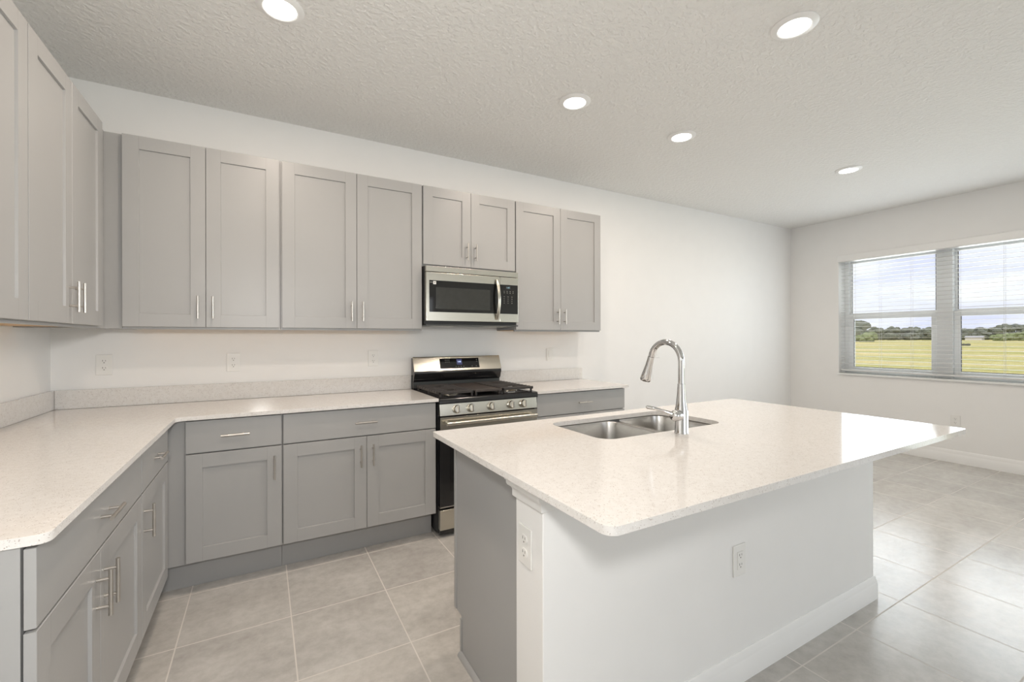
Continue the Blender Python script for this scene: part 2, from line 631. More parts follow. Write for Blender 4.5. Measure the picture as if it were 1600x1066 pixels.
def pull(f, s, d, z, vertical, parent, L=0.128, r=0.0055):
    out = 0.030
    mb = MB()
    h = L / 2
    p = 0.038
    if vertical:
        mb.tube([f(s, d + out, z - h), f(s, d + out, z + h)], r, 12)
        for q in (-p, p):
            mb.tube([f(s, d, z + q), f(s, d + out, z + q)], 0.0042, 10)
    else:
        mb.tube([f(s - h, d + out, z), f(s + h, d + out, z)], r, 12)
        for q in (-p, p):
            mb.tube([f(s + q, d, z), f(s + q, d + out, z)], 0.0042, 10)
    return mb.build('bar_handle', M['nickel'], parent, smooth=True)


def shaker(f, s0, s1, d, z0, z1, parent, hs=None, hz=None, st=0.070):
    """door with flat recessed panel; d = distance of its back from the wall"""
    T = 0.019
    mb = MB()
    bm = mb.bm
    e = 0.0010
    cols = [s0 + e, s0 + st - e, s0 + st, s1 - st, s1 - st + e, s1 - e]
    rows = [z0 + e, z0 + st, z1 - st, z1 - e]
    G = [[bm.verts.new(f(a, d + T, c)) for a in cols] for c in rows]
    for j in range(3):
        for i in range(5):
            if i == 2 and j == 1:
                continue
            fc = bm.faces.new((G[j][i], G[j][i + 1], G[j + 1][i + 1], G[j + 1][i]))
            if i in (1, 3) and j != 1:
                fc.material_index = 1
    loop = ([(i, 0) for i in range(6)] + [(5, j) for j in (1, 2, 3)] + [(i, 3) for i in (4, 3, 2, 1, 0)] + [(0, 2), (0, 1)])
    front = [G[j][i] for i, j in loop]

    def grow(i, j, dd):
        a = s0 if i == 0 else s1 if i == 5 else cols[i]
        c = z0 if j == 0 else z1 if j == 3 else rows[j]
        return bm.verts.new(f(a, d + dd, c))
    edge = [grow(i, j, T - e) for i, j in loop]
    back = [grow(i, j, 0) for i, j in loop]
    n = len(loop)
    for A, B in ((back, edge), (edge, front)):
        for k in range(n):
            q = (k + 1) % n
            bm.faces.new((A[k], A[q], B[q], B[k]))
    bm.faces.new(back)
    hole = [G[1][2], G[1][3], G[2][3], G[2][2]]
    ins = [bm.verts.new(f(a, d + T - 0.0085, c)) for a, c in
           ((s0 + st + 0.0015, z0 + st + 0.0015), (s1 - st - 0.0015, z0 + st + 0.0015),
            (s1 - st - 0.0015, z1 - st - 0.0015), (s0 + st + 0.0015, z1 - st - 0.0015))]
    for k in range(4):
        q = (k + 1) % 4
        bm.faces.new((hole[k], hole[q], ins[q], ins[k]))
    bm.faces.new(ins)
    o = mb.build('door', M['cabinet'], parent)
    o.data.materials.append(M['joint'])
    if hs is not None:
        pull(f, hs, d + T, hz, True, o)
    return o


def drawer(f, s0, s1, d, z0, z1, parent):
    mb = MB()
    fbox(mb, f, s0, s1, d, d + 0.019, z0, z1)
    o = mb.build('drawer', M['cabinet'], parent, bevel=0.0012)
    pull(f, (s0 + s1) / 2, d + 0.019, (z0 + z1) / 2, False, o)
    return o


M['joint'] = plain('paint_joint', (0.27, 0.266, 0.258), 0.5)
ZT, ZB = 2.397, 1.372
UG = 'gray shaker wall cabinets'
BG = 'gray shaker base cabinets'


def upper(wall, s0, s1, doors, label, zb=ZB, zt=ZT, filler=None, depth=0.309, fd=-0.004):
    """doors: (s0, s1, handle side -1/+1)"""
    f = frame_of(wall)
    c = f((s0 + s1) / 2, 0, zb)
    t = thing('wall_cabinet', c, label, 'cabinet', UG)
    mb = MB()
    g = 0.0008
    fbox(mb, f, s0 + g, s1 - g, 0.001, depth, zb - 0.002, zt + 0.003)
    o = mb.build('cabinet_box', M['cabinet'], t)
    bmesh_hollow(o, f, s0, s1, zb, depth, t)
    if filler:
        mb = MB()
        fbox(mb, f, filler[0], filler[1], 0.001, depth + fd, zb - 0.010, zt + 0.003)
        mb.build('filler_strip', M['cabinet'], t)
    for a, b, h in doors:
        hs = (b - 0.034) if h > 0 else (a + 0.034)
        shaker(f, a, b, depth + 0.003, zb, zt, t, hs, zb + 0.112)
    return t


def bmesh_hollow(o, f, s0, s1, zb, depth, t):
    """wooden underside set within a lip of painted face frame"""
    mb = MB()
    fbox(mb, f, s0 + 0.001, s1 - 0.001, depth - 0.019, depth, zb - 0.013, zb - 0.0022)
    mb.build('bottom_rail', M['cabinet'], t)
    mb = MB()
    fbox(mb, f, s0 + 0.001, s1 - 0.001, 0.002, depth - 0.020, zb - 0.0050, zb - 0.0022)
    mb.build('underside_panel', M['maple'], t)


# back wall uppers
upper('back', 0.372, 1.1195, [(0.3745, 0.7400, 1), (0.7425, 1.1115, -1)],
      'gray two-door wall cabinet on back wall nearest the corner', filler=(0.286, 0.3705))
upper('back', 1.1195, 2.0145, [(1.1275, 1.5660, 1), (1.5685, 2.0095, -1)],
      'wide gray two-door wall cabinet left of the microwave')
upper('back', 2.0145, 2.7785, [(2.0210, 2.3905, 1), (2.3930, 2.7730, -1)],
      'short gray two-door wall cabinet above the microwave', zb=1.8360)
upper('back', 2.7785, 3.6580, [(2.7820, 3.2150, 1), (3.2175, 3.6525, -1)],
      'gray two-door wall cabinet right of the microwave')
# left wall uppers
upper('left', -1.2415, -0.4260, [(-0.8380, -0.4340, -1), (-1.2380, -0.8405, 1)],
      'gray two-door wall cabinet on left wall beside the corner', depth=0.300, filler=(-0.4250, -0.312), fd=-0.003)
upper('left', -2.0600, -1.2415, [(-1.6480, -1.2450, -1), (-2.0560, -1.6505, 1)],
      'gray wall cabinet on left wall, cut off by the left edge of the photo', depth=0.300)

DT, DB, DD, KT = 0.885, 0.722, 0.611, 0.165   # drawer top, drawer bottom, front plane, door bottom


def base(wall, s0, s1, drawers, doors, label, filler=None, kick=None, depth=0.605):
    f = frame_of(wall)
    t = thing('base_cabinet', f((s0 + s1) / 2, 0.25, 0), label, 'cabinet', BG)
    g = 0.0008
    mb = MB()
    fbox(mb, f, s0 + g, s1 - g, 0.002, depth, 0.155, 0.8925)
    mb.build('cabinet_box', M['cabinet'], t)
    k0, k1 = kick if kick else (s0, s1)
    mb = MB()
    fbox(mb, f, k0 + g, k1 - g, 0.50, 0.518, 0, 0.1545)
    mb.build('toe_kick', M['cabinet'], t)
    if filler:
        mb = MB()
        fbox(mb, f, filler[0], filler[1], depth - 0.019, depth + 0.0005, 0.155, 0.8925)
        mb.build('filler_strip', M['cabinet'], t)
    for a, b in drawers:
        drawer(f, a, b, depth + 0.004, DB, DT, t)
    for a, b, h in doors:
        hs = (b - 0.034) if h > 0 else (a + 0.034)
        shaker(f, a, b, depth + 0.004, KT, DB - 0.0065, t, hs, DB - 0.118)
    return t


base('back', 0.675, 1.1180, [(0.683, 1.113)], [(0.683, 1.113, 1)],
     'gray base cabinet with one drawer over one door, beside the corner',
     filler=(0.606, 0.6755), kick=(0.500, 1.118))
base('back', 1.1180, 2.0110, [(1.1225, 2.0045)], [(1.1225, 1.5680, 1), (1.5705, 2.0045, -1)],
     'wide gray base cabinet with one long drawer over two doors, left of the range')
base('back', 2.7830, 3.6550, [(2.7880, 3.6520)], [(2.7880, 3.2190, 1), (3.2215, 3.6520, -1)],
     'gray base cabinet with long drawer, right of the range')
base('left', -1.2430, -0.7180, [(-1.2395, -0.7220)], [(-1.2395, -0.7220, -1)],
     'narrow gray base cabinet with one drawer and door in left run by corner', depth=0.602,
     filler=(-0.7175, -0.612), kick=(-1.243, -0.520))
base('left', -2.1370, -1.2430, [(-2.1350, -1.2465)], [(-2.1350, -1.7330, 1), (-1.7305, -1.2465, -1)],
     'wide gray base cabinet with drawer over two doors at near end of left run', depth=0.602)

# ------------------------------------------------------------------ countertops
CT0, CT1 = 0.8935, 0.914
t = thing('countertop', (0.32, -1.1, CT0), 'L-shaped white speckled quartz countertop with low backsplash in the corner',
          'countertop', 'white quartz countertops')
r = 0.022
out = [(0.002, -0.002), (0.002, -2.145)]
for k in range(7):
    a = math.radians(270 + 90 * k / 6)
    out.append((0.647 - r + r * math.cos(a), -2.145 + r + r * math.sin(a)))
q = 0.035
for k in range(7):
    a = math.radians(180 - 90 * k / 6)
    out.append((0.647 + q + q * math.cos(a), -0.650 - q + q * math.sin(a)))
out += [(2.018, -0.650), (2.018, -0.002)]
slab(out, CT0, CT1).build('slab', M['quartz'], t, bevel=0.003)
MB().box(0.0215, 2.018, -0.0205, -0.001, CT1 + 0.0005, 1.020).build('backsplash', M['quartz'], t, bevel=0.002)
MB().box(0.001, 0.0205, -2.145, -0.001, CT1 + 0.0005, 1.020).build('backsplash', M['quartz'], t, bevel=0.002)
t = thing('countertop', (3.22, -0.32, CT0), 'short white quartz countertop with low backsplash right of the range',
          'countertop', 'white quartz countertops')
slab(rrect(2.779, 3.690, -0.650, -0.002, [0.004, 0.004, 0.004, 0.02], 4), CT0, CT1).build('slab', M['quartz'], t, bevel=0.003)
MB().box(2.779, 3.690, -0.0205, -0.001, CT1 + 0.0005, 1.020).build('backsplash', M['quartz'], t, bevel=0.002)

# ------------------------------------------------------------------ island
IX0, IX1, IYF, IYN = 1.645, 3.660, -1.598, -2.690
hole = rrect(2.165, 2.885, -2.085, -1.690, 0.065, 6)
o = slab(rrect(IX0, IX1, IYN, IYF, [0.012, 0.012, 0.030, 0.030], 6), CT0, CT1, hole).build(
    'island_countertop', M['quartz'], bevel=0.003, origin=(2.65, -2.14, CT0))
tag(o, 'large white quartz island top with rounded corners and a sink cutout', 'countertop', 'white quartz countertops')

PX = 1.735      # gray end panel
WX0, WX1, WYN, WYF = 1.711, 3.690, -2.340, -2.188
struct(MB().box(WX0, WX1, WYN, WYF, 0, 0.8925).build('wall_island', M['wall'], bevel=0.004))
pf = base_profile(0.013, 0.112)
mb = MB()
# baseboard wraps the near face and the right end
rings = []
for (ox, oy, dx, dy) in ((WX0, WYN, 0, -1), (WX1, WYN, 1, -1), (WX1, WYF, 1, 0)):
    rings.append([(ox + dx * u, oy + dy * u, v) for u, v in pf])
mb.face_grid(rings)
struct(mb.build('baseboard_island', M['trim'], smooth=True))
# cove cap under the counter around the end of the half wall
cap = [(0.0005, 0.817), (0.0100, 0.817), (0.0120, 0.820), (0.0120, 0.838), (0.0150, 0.844), (0.0210, 0.850), (0.0300, 0.855),
       (0.0340, 0.862), (0.0340, 0.870), (0.0400, 0.874), (0.0400, 0.8925), (0.0005, 0.8925)]
mb = MB()
rings = []
for (ox, oy, dx, dy) in ((WX0, WYF + 0.002, -1, 0), (WX0, WYN, -1, -1), (WX1, WYN, 0, -1)):
    rings.append([(ox + dx * u, oy + dy * u, v) for u, v in cap])
mb.face_grid(rings)
struct(mb.build('trim_1', M['trim'], smooth=True))

t = thing('island_cabinet', (2.6, -1.9, 0), 'gray sink cabinet forming the kitchen island body under white quartz top', 'cabinet')
mb = MB()
mb.box(PX + 0.019, WX1 - 0.05, WYF + 0.001, -1.650, 0.155, 0.640)
mb.box(PX + 0.019, 2.05, WYF + 0.001, -1.650, 0.640, 0.8925)
mb.box(3.00, WX1 - 0.05, WYF + 0.001, -1.650, 0.640, 0.8925)
mb.box(2.05, 3.00, -1.668, -1.650, 0.640, 0.8925)
mb.build('cabinet_box', M['cabinet'], t)
mb = MB()
pan = [(WYF + 0.001, 0), (-1.702, 0), (-1.702, 0.150), (-1.690, 0.163), (-1.646, 0.163), (-1.646, 0.8925), (WYF + 0.001, 0.8925)]
mb.prism(pan, lambda u, v, tt: (tt, u, v), PX, PX + 0.0185)
mb.build('side_panel', M['cabinet'], t, bevel=0.001)
MB().box(PX - 0.004, PX + 0.03, -1.645, -1.624, 0.166, 0.886).build('front_panel', M['cabinet'], t, bevel=0.002)
MB().box(PX - 0.003, WX1 - 0.01, -1.699, -1.684, 0, 0.150).build('toe_kick', M['cabinet'], t, bevel=0.001)
qr = [(0, 0)] + [(0.016 * math.cos(a), 0.019 * math.sin(a)) for a in [k * PI / 12 for k in range(7)]]
MB().prism(qr, lambda u, v, tt: (PX - 0.0005 - u, tt, v), WYF + 0.002, -1.690).build('shoe_molding', M['cabinet'], t, smooth=True)

# ------------------------------------------------------------------ sink
t = thing('kitchen_sink', (2.53, -1.89, 0.69), 'double-bowl stainless steel undermount sink in the island top', 'sink')
SZ = CT0 - 0.0015
DIV = 2.560
o_ = slab(rrect(2.130, 2.920, -2.120, -1.688 + 0.018, 0.07, 6), SZ - 0.0015, SZ, rrect(2.158, 2.892, -2.093, -1.683, 0.067, 6))
o_.build('rim', M['sink_steel'], t)


def bowl(x0, x1, y0, y1, depth):
    mb = MB()
    rs = []
    for (ins, z, r_) in ((0, SZ - 0.0018, 0.062), (0.001, SZ - 0.006, 0.062), (0.005, SZ - depth + 0.030, 0.060), (0.008, SZ - depth + 0.014, 0.058),
                         (0.015, SZ - depth + 0.004, 0.052), (0.026, SZ - depth + 0.0003, 0.042), (0.030, SZ - depth, 0.040)):
        rs.append([(x, y, z) for x, y in rrect(x0 + ins, x1 - ins, y0 + ins, y1 - ins, r_, 8)])
    mb.face_grid(rs, True, False, True)
    o = mb.build('bowl', M['sink_steel'], t, smooth=True)
    md = o.modifiers.new('thick', 'SOLIDIFY')
    md.thickness = 0.0015
    md.offset = 1
    cx, cy = (x0 + x1) / 2, (y0 + y1) / 2
    MB().lathe([(0.045, 0), (0.045, 0.002), (0.036, 0.003), (0.030, 0.001), (0.0, 0.001)], (cx, cy, SZ - depth + 0.0005)).build(
        'drain', M['chrome'], o, smooth=True)


bowl(2.160, DIV - 0.012, -2.091, -1.685, 0.225)
bowl(DIV + 0.012, 2.890, -2.091, -1.685, 0.225)
mb = MB()
prof = [(-0.0125, SZ - 0.012), (-0.008, SZ - 0.005), (0, SZ - 0.0035), (0.008, SZ - 0.005), (0.0125, SZ - 0.012)]
mb.prism(prof, lambda u, v, tt: (DIV + u, tt, v), -2.040, -1.736)
mb.build('divider', M['sink_steel'], t, smooth=True)

# ------------------------------------------------------------------ faucet
FX, FYY = 2.525, -2.140
t = thing('faucet', (FX, FYY, CT1), 'tall chrome gooseneck pull-down faucet standing behind the island sink', 'faucet')
MB().lathe([(0.0, 0), (0.0285, 0), (0.0285, 0.004), (0.0268, 0.008), (0.0265, 0.090), (0.0255, 0.098), (0.0225, 0.112),
            (0.0195, 0.135), (0.0168, 0.165), (0.0152, 0.200), (0.0150, 0.2035), (0.0, 0.2035)], (FX, FYY, CT1)).build('body', M['chrome'], t, smooth=True)
R = 0.082
z0 = CT1 + 0.292
pts = [(FX, FYY, CT1 + 0.204), (FX, FYY, CT1 + 0.25)]
for k in range(17):
    a = PI * (k / 16) * 0.93
    pts.append((FX, FYY + R - R * math.cos(a), z0 + R * math.sin(a)))
MB().tube(pts, 0.0128, 16).build('gooseneck', M['chrome'], t, smooth=True)
p0, p1 = Vector(pts[-2]), Vector(pts[-1])
dr = (p1 - p0).normalized()
hd = MB().lathe([(0.0, 0), (0.0135, 0), (0.0140, 0.012), (0.0155, 0.04), (0.0200, 0.075), (0.0238, 0.098), (0.0240, 0.110),
                 (0.0215, 0.114), (0.0, 0.114)], p1 + dr * 0.001, dr).build('spray_head', M['chrome'], t, smooth=True)
ax = Vector((-0.98, -0.15, 0.06)).normalized()
hub0 = Vector((FX, FYY, CT1 + 0.074)) + ax * 0.020
hb = MB().lathe([(0.0, 0), (0.0225, 0), (0.0235, 0.016), (0.0230, 0.028), (0.0190, 0.038), (0.0110, 0.043), (0.0, 0.044)], hub0, ax).build('valve_hub', M['chrome'], t, smooth=True)
l0 = hub0 + ax * 0.030 + Vector((0, 0, 0.004))
l1 = l0 + Vector((-0.030, 0.034, 0.014))
l2 = l0 + Vector((-0.052, 0.058, 0.022))
l3 = l0 + Vector((-0.072, 0.078, 0.026))
MB().tube([l0, l1, l2, l3, l3 + Vector((-0.004, 0.004, 0.0))], [0.0095, 0.0060, 0.0068, 0.0072, 0.003], 12).build('lever', M['chrome'], hb, smooth=True)

# ------------------------------------------------------------------ range
RX0, RX1 = 2.0215, 2.7760
RC = (RX0 + RX1) / 2
RF = -0.650
t = thing('gas_range', (RC, -0.33, 0), 'freestanding stainless and black gas range with five knobs under the microwave', 'range')
mb = MB()
mb.box(RX0, RX1, -0.615, -0.012, 0.025, 0.880)
mb.build('body', M['black_body'], t, bevel=0.003)
mb = MB()
for xx in (RX0 + 0.05, RX1 - 0.05):
    for yy in (-0.57, -0.07):
        MB().lathe([(0.018, 0), (0.018, 0.020), (0.010, 0.0245)], (xx, yy, 0)).build('foot', M['black_body'], t, smooth=True)
mb.bm.free()
# cooktop: shallow pan with a rolled black front lip
prof = [(-0.080, 0.881), (-0.080, 0.914), (-0.632, 0.914), (-0.648, 0.910), (-0.655, 0.900), (-0.655, 0.876), (-0.645, 0.881)]
MB().prism(prof, lambda u, v, tt: (tt, u, v), RX0, RX1).build('cooktop', M['black'], t, smooth=True)
cz = 0.9145
for (bx, by, br) in ((2.165, -0.48, 0.046), (2.165, -0.225, 0.036), (2.635, -0.48, 0.046), (2.635, -0.225, 0.036), (2.400, -0.35, 0.040)):
    b_ = MB().lathe([(br + 0.012, 0), (br + 0.010, 0.006), (br, 0.010), (br * 0.9, 0.0105), (0, 0.0105)], (bx, by, cz)).build('burner', M['steel'], t, smooth=True)
    MB().lathe([(br * 0.88, 0), (br * 0.88, 0.006), (br * 0.7, 0.009), (0, 0.009)], (bx, by, cz + 0.0108)).build('burner_cap', M['iron'], b_, smooth=True)


def grate(x0, x1, centers):
    g = MB()
    y0, y1 = -0.612, -0.112
    zt = 0.950
    zb = 0.934
    w = 0.011
    g.box(x0, x1, y0, y0 + 0.020, zb, zt)
    g.box(x0, x1, y1 - w, y1, zb, zt)
    g.box(x0, x0 + w, y0, y1, zb - 0.002, zt - 0.002)
    g.box(x1 - w, x1, y0, y1, zb - 0.002, zt - 0.002)
    ym = (y0 + y1) / 2
    g.box(x0, x1, ym - w / 2, ym + w / 2, zb, zt)
    for k in range(1, 10):
        yy = y0 + (y1 - y0) * k / 10
        if k == 5:
            continue
        cy = min(centers, key=lambda c: abs(c - yy))
        gap = 0.034 if abs(cy - yy) < 0.06 else 0.0
        xc = (x0 + x1) / 2
        if gap:
            g.box(x0 - 0.003, xc - gap, yy - 0.004, yy + 0.004, zb + 0.002, zt + 0.001)
            g.box(xc + gap, x1 + 0.003, yy - 0.004, yy + 0.004, zb + 0.002, zt + 0.001)
        else:
            g.box(x0 - 0.003, x1 + 0.003, yy - 0.004, yy + 0.004, zb + 0.002, zt + 0.001)
    for fx in (x0 + 0.012, x1 - 0.012):
        for fy in (y0 + 0.012, y1 - 0.012, ym):
            g.box(fx - 0.006, fx + 0.006, fy - 0.006, fy + 0.006, cz - 0.0003, zb + 0.002)
    return g.build('grate', M['iron'], t, bevel=0.0015)


grate(2.036, 2.286, (-0.48, -0.225))
grate(2.514, 2.764, (-0.48, -0.225))
g = MB()
g.box(2.296, 2.504, -0.600, -0.112, 0.938, 0.946)
g.box(2.296, 2.504, -0.612, -0.600, 0.934, 0.951)
for fx in (2.31, 2.49):
    for fy in (-0.59, -0.13):
        g.box(fx - 0.006, fx + 0.006, fy - 0.006, fy + 0.006, cz - 0.0003, 0.938)
g.build('griddle', M['griddle'], t, bevel=0.002)
# control panel
prof = [(-0.616, 0.797), (-0.655, 0.797), (-0.643, 0.8745), (-0.616, 0.8745)]
cp = MB().prism(prof, lambda u, v, tt: (tt, u, v), RX0 + 0.004, RX1 - 0.004).build('control_panel', M['steel'], t, bevel=0.002)
for kx in (2.144, 2.246, 2.400, 2.556, 2.656):
    ctr = Vector((kx, -0.6495, 0.836))
    k_ = MB().lathe([(0.0290, 0), (0.0290, 0.004), (0.0255, 0.006), (0.0250, 0.026), (0.0230, 0.029), (0, 0.029)], ctr, (0, -1, 0.155), 28).build('knob', M['steel'], cp, smooth=True)
    MB().box(kx - 0.0045, kx + 0.0045, -0.690, -0.6775, 0.840 - 0.0205, 0.840 + 0.0215).build('grip', M['nickel'], k_, bevel=0.002)
# oven door
od = MB().box(RX0 + 0.004, RX1 - 0.004, -0.652, -0.617, 0.205, 0.789).build('oven_door', M['black'], t, bevel=0.003)
MB().box(RX0 + 0.005, RX1 - 0.005, -0.656, -0.6521, 0.690, 0.788).build('door_band', M['steel'], od, bevel=0.001)
MB().box(RX0 + 0.075, RX1 - 0.075, -0.6545, -0.6521, 0.30, 0.625).build('oven_window', M['black_glass'], od, bevel=0.001)
mb = MB()
hz = 0.752
mb.tube([(RX0 + 0.035, -0.700, hz), (RX1 - 0.035, -0.700, hz)], 0.0135, 16)
for xx in (RX0 + 0.055, RX1 - 0.055):
    mb.tube([(xx, -0.6565, hz), (xx, -0.700, hz)], 0.010, 12)
mb.build('oven_handle', M['steel'], od, smooth=True)
MB().box(RX0 + 0.004, RX1 - 0.004, -0.652, -0.617, 0.198, 0.2045).build('trim_strip', M['nickel'], t)
MB().box(RX0 + 0.004, RX1 - 0.004, -0.652, -0.617, 0.052, 0.182).build('storage_drawer', M['steel'], t, bevel=0.003)
MB().box(RX0 + 0.006, RX1 - 0.006, -0.640, -0.617, 0.022, 0.050).build('kick_strip', M['black'], t, bevel=0.002)
# backguard
prof = [(-0.014, 0.882), (-0.014, 1.152), (-0.050, 1.152), (-0.092, 1.050), (-0.098, 1.040), (-0.098, 1.030), (-0.088, 1.010),
        (-0.080, 0.982), (-0.066, 0.970), (-0.066, 0.882)]
bg = MB().prism(prof, lambda u, v, tt: (tt, u, v), RX0 + 0.004, RX1 - 0.004).build('backguard', M['black'], t, bevel=0.003)
n_ = Vector((0, -0.102, 0.042)).normalized()      # outward normal of the slanted face


def slant(x, s, dd):
    """point on the slanted face: s from top edge 0..1 downwards, dd out of it"""
    return Vector((x, -0.050 - 0.042 * s, 1.152 - 0.102 * s)) + n_ * dd


def slant_plate(x0, x1, s0, s1, d0, d1, name, mat, parent, bevel=0.0):
    mb = MB()
    mb.face_grid([[slant(x0, s0, d0), slant(x1, s0, d0), slant(x1, s1, d0), slant(x0, s1, d0)],
                  [slant(x0, s0, d1), slant(x1, s0, d1), slant(x1, s1, d1), slant(x0, s1, d1)]])
    return mb.build(name, mat, parent, bevel=bevel)


sp = slant_plate(RX0 + 0.003, RX1 - 0.003, -0.07, 1.02, 0.0003, 0.006, 'steel_fascia', M['steel'], bg, 0.002)
slant_plate(2.236, 2.574, 0.10, 0.86, 0.0062, 0.0072, 'display_panel', M['black_glass'], bg)
slant_plate(2.378, 2.424, 0.18, 0.60, 0.0074, 0.0078, 'clock_glow', M['lcd_glow'], bg)
MB().box(RX0 + 0.006, RX1 - 0.006, -0.0680, -0.0662, 0.921, 0.968).build('back_panel', M['panel_gray'], bg)


def text_part(body, size, mat, parent, mtx, name):
    cu = bpy.data.curves.new(name, 'FONT')
    cu.body = body
    cu.size = size
    cu.extrude = 0.0003
    cu.align_x = 'CENTER'
    cu.align_y = 'CENTER'
    tmp = bpy.data.objects.new(name + '_tmp', cu)
    C.objects.link(tmp)
    dg = bpy.context.evaluated_depsgraph_get()
    me = bpy.data.meshes.new_from_object(tmp.evaluated_get(dg))
    bpy.data.objects.remove(tmp)
    bpy.data.curves.remove(cu)
    me.name = name
    me.transform(Matrix.Translation(-ORIGIN[parent.name]) @ mtx)
    me.materials.clear()
    me.materials.append(mat)
    o = bpy.data.objects.new(name, me)
    C.objects.link(o)
    o.parent = parent
    ORIGIN[o.name] = ORIGIN[parent.name]
    return o


def basis(x, y, z, o):
    m = Matrix((x, y, z)).transposed().to_4x4()
    m.translation = o
    return m


up_ = Vector((0, 0.042, 0.102)).normalized()
text_part('1:45', 0.017, M['lcd_blue'], bg, basis(Vector((1, 0, 0)), up_, n_, slant(2.401, 0.38, 0.0083)), 'clock_digits')
for kx, ss, w_ in ([(k, 0.72, 0.004) for k in (2.368, 2.390, 2.412, 2.434, 2.508, 2.545)]
                   + [(k, q, 0.003) for q in (0.22, 0.36) for k in (2.285, 2.300, 2.315, 2.555)]):
    slant_plate(kx - w_, kx + w_, ss, ss + 0.035, 0.0074, 0.0077, 'key', M['key'], bg)

# ------------------------------------------------------------------ microwave
MX0, MX1, MF, MZ0, MZ1 = 2.022, 2.768, -0.388, 1.402, 1.818
t = thing('microwave', (2.395, -0.2, MZ0), 'stainless over-the-range microwave with black glass door mounted above the range', 'microwave')
MB().box(MX0 - 0.004, MX1 + 0.004, MF + 0.034, -0.004, MZ0 + 0.004, MZ1 + 0.002).build('body', M['black_body'], t, bevel=0.003)
VZ = 1.776
MB().box(MX0, MX1, MF, MF + 0.033, VZ + 0.002, MZ1).build('vent_strip', M['steel'], t, bevel=0.002)
DX = 2.606      # door / control split
FZ0 = 1.428
md_ = MB().box(MX0, DX - 0.0008, MF - 0.002, MF + 0.033, FZ0, VZ - 0.002).build('door', M['steel'], t, bevel=0.003)
MB().box(MX0 + 0.022, DX - 0.0008, MF - 0.0035, MF - 0.0021, 1.492, 1.716).build('door_glass', M['black_glass'], md_)
MB().box(MX0 + 0.070, DX - 0.085, MF - 0.0042, MF - 0.0036, 1.515, 1.668).build('window_screen', M['smoked'], md_)
# arched handle
hx = 2.578
pts = []
for k in range(15):
    a = k / 14
    pts.append((hx, MF - 0.006 - 0.040 * math.sin(PI * a) ** 0.75, 1.445 + (1.752 - 1.445) * a))
rings = []
for i, p in enumerate(pts):
    wv = 0.0125
    tv = 0.006
    rings.append([(p[0] + wv * math.cos(a) * 1.0, p[1] + tv * math.sin(a), p[2]) for a in [2 * PI * k / 14 for k in range(14)]])
MB().face_grid(rings).build('door_handle', M['steel'], md_, smooth=True)
# maker's mark and sticker
MB().box(MX0 + 0.050, MX0 + 0.072, MF - 0.0045, MF - 0.0038, 1.688, 1.710).build('sticker', M['sticker'], md_, bevel=0.0003)
MB().lathe([(0.0052, 0), (0.0052, 0.0003)], (MX0 + 0.061, MF - 0.0046, 1.699), (0, -1, 0), 14).build('sticker_mark', M['key'], md_)
MB().box(MX0 + 0.026, MX0 + 0.046, MF - 0.0043, MF - 0.0036, 1.699, 1.7025).build('maker_mark', M['key'], md_)
cpn = MB().box(DX + 0.0008, MX1, MF - 0.002, MF + 0.033, FZ0, VZ - 0.002).build('control_panel', M['steel'], t, bevel=0.003)
MB().box(DX + 0.001, MX1 - 0.006, MF - 0.0035, MF - 0.0021, 1.492, 1.716).build('key_glass', M['black_glass'], cpn)
for rz, cols in ((1.664, 4), (1.652, 4), (1.622, 3), (1.606, 3), (1.590, 3), (1.574, 3)):
    for c in range(cols):
        x = DX + 0.032 + c * (0.026 if cols == 4 else 0.034)
        MB().box(x, x + 0.007, MF - 0.0041, MF - 0.0036, rz, rz + 0.0032).build('key', M['key'], cpn)
MB().box(DX + 0.048, DX + 0.092, MF - 0.0039, MF - 0.0036, 1.683, 1.705).build('display_window', M['smoked'], cpn)
text_part('1:45', 0.017, M['lcd_teal'], cpn, basis(Vector((1, 0, 0)), Vector((0, 0, 1)), Vector((0, -1, 0)),
                                                    Vector((DX + 0.070, MF - 0.0045, 1.694))), 'clock_digits')
MB().box(MX0, MX1, MF + 0.002, -0.02, MZ0 - 0.006, MZ0 + 0.0035).build('bottom_plate', M['panel_gray'], t, bevel=0.001)
for (a, b) in ((MX0 + 0.06, MX0 + 0.26), (MX1 - 0.26, MX1 - 0.06)):
    MB().box(a, b, MF + 0.05, MF + 0.20, MZ0 - 0.009, MZ0 - 0.0065).build('grease_filter', M['steel'], t, bevel=0.001)

# ------------------------------------------------------------------ wall outlets


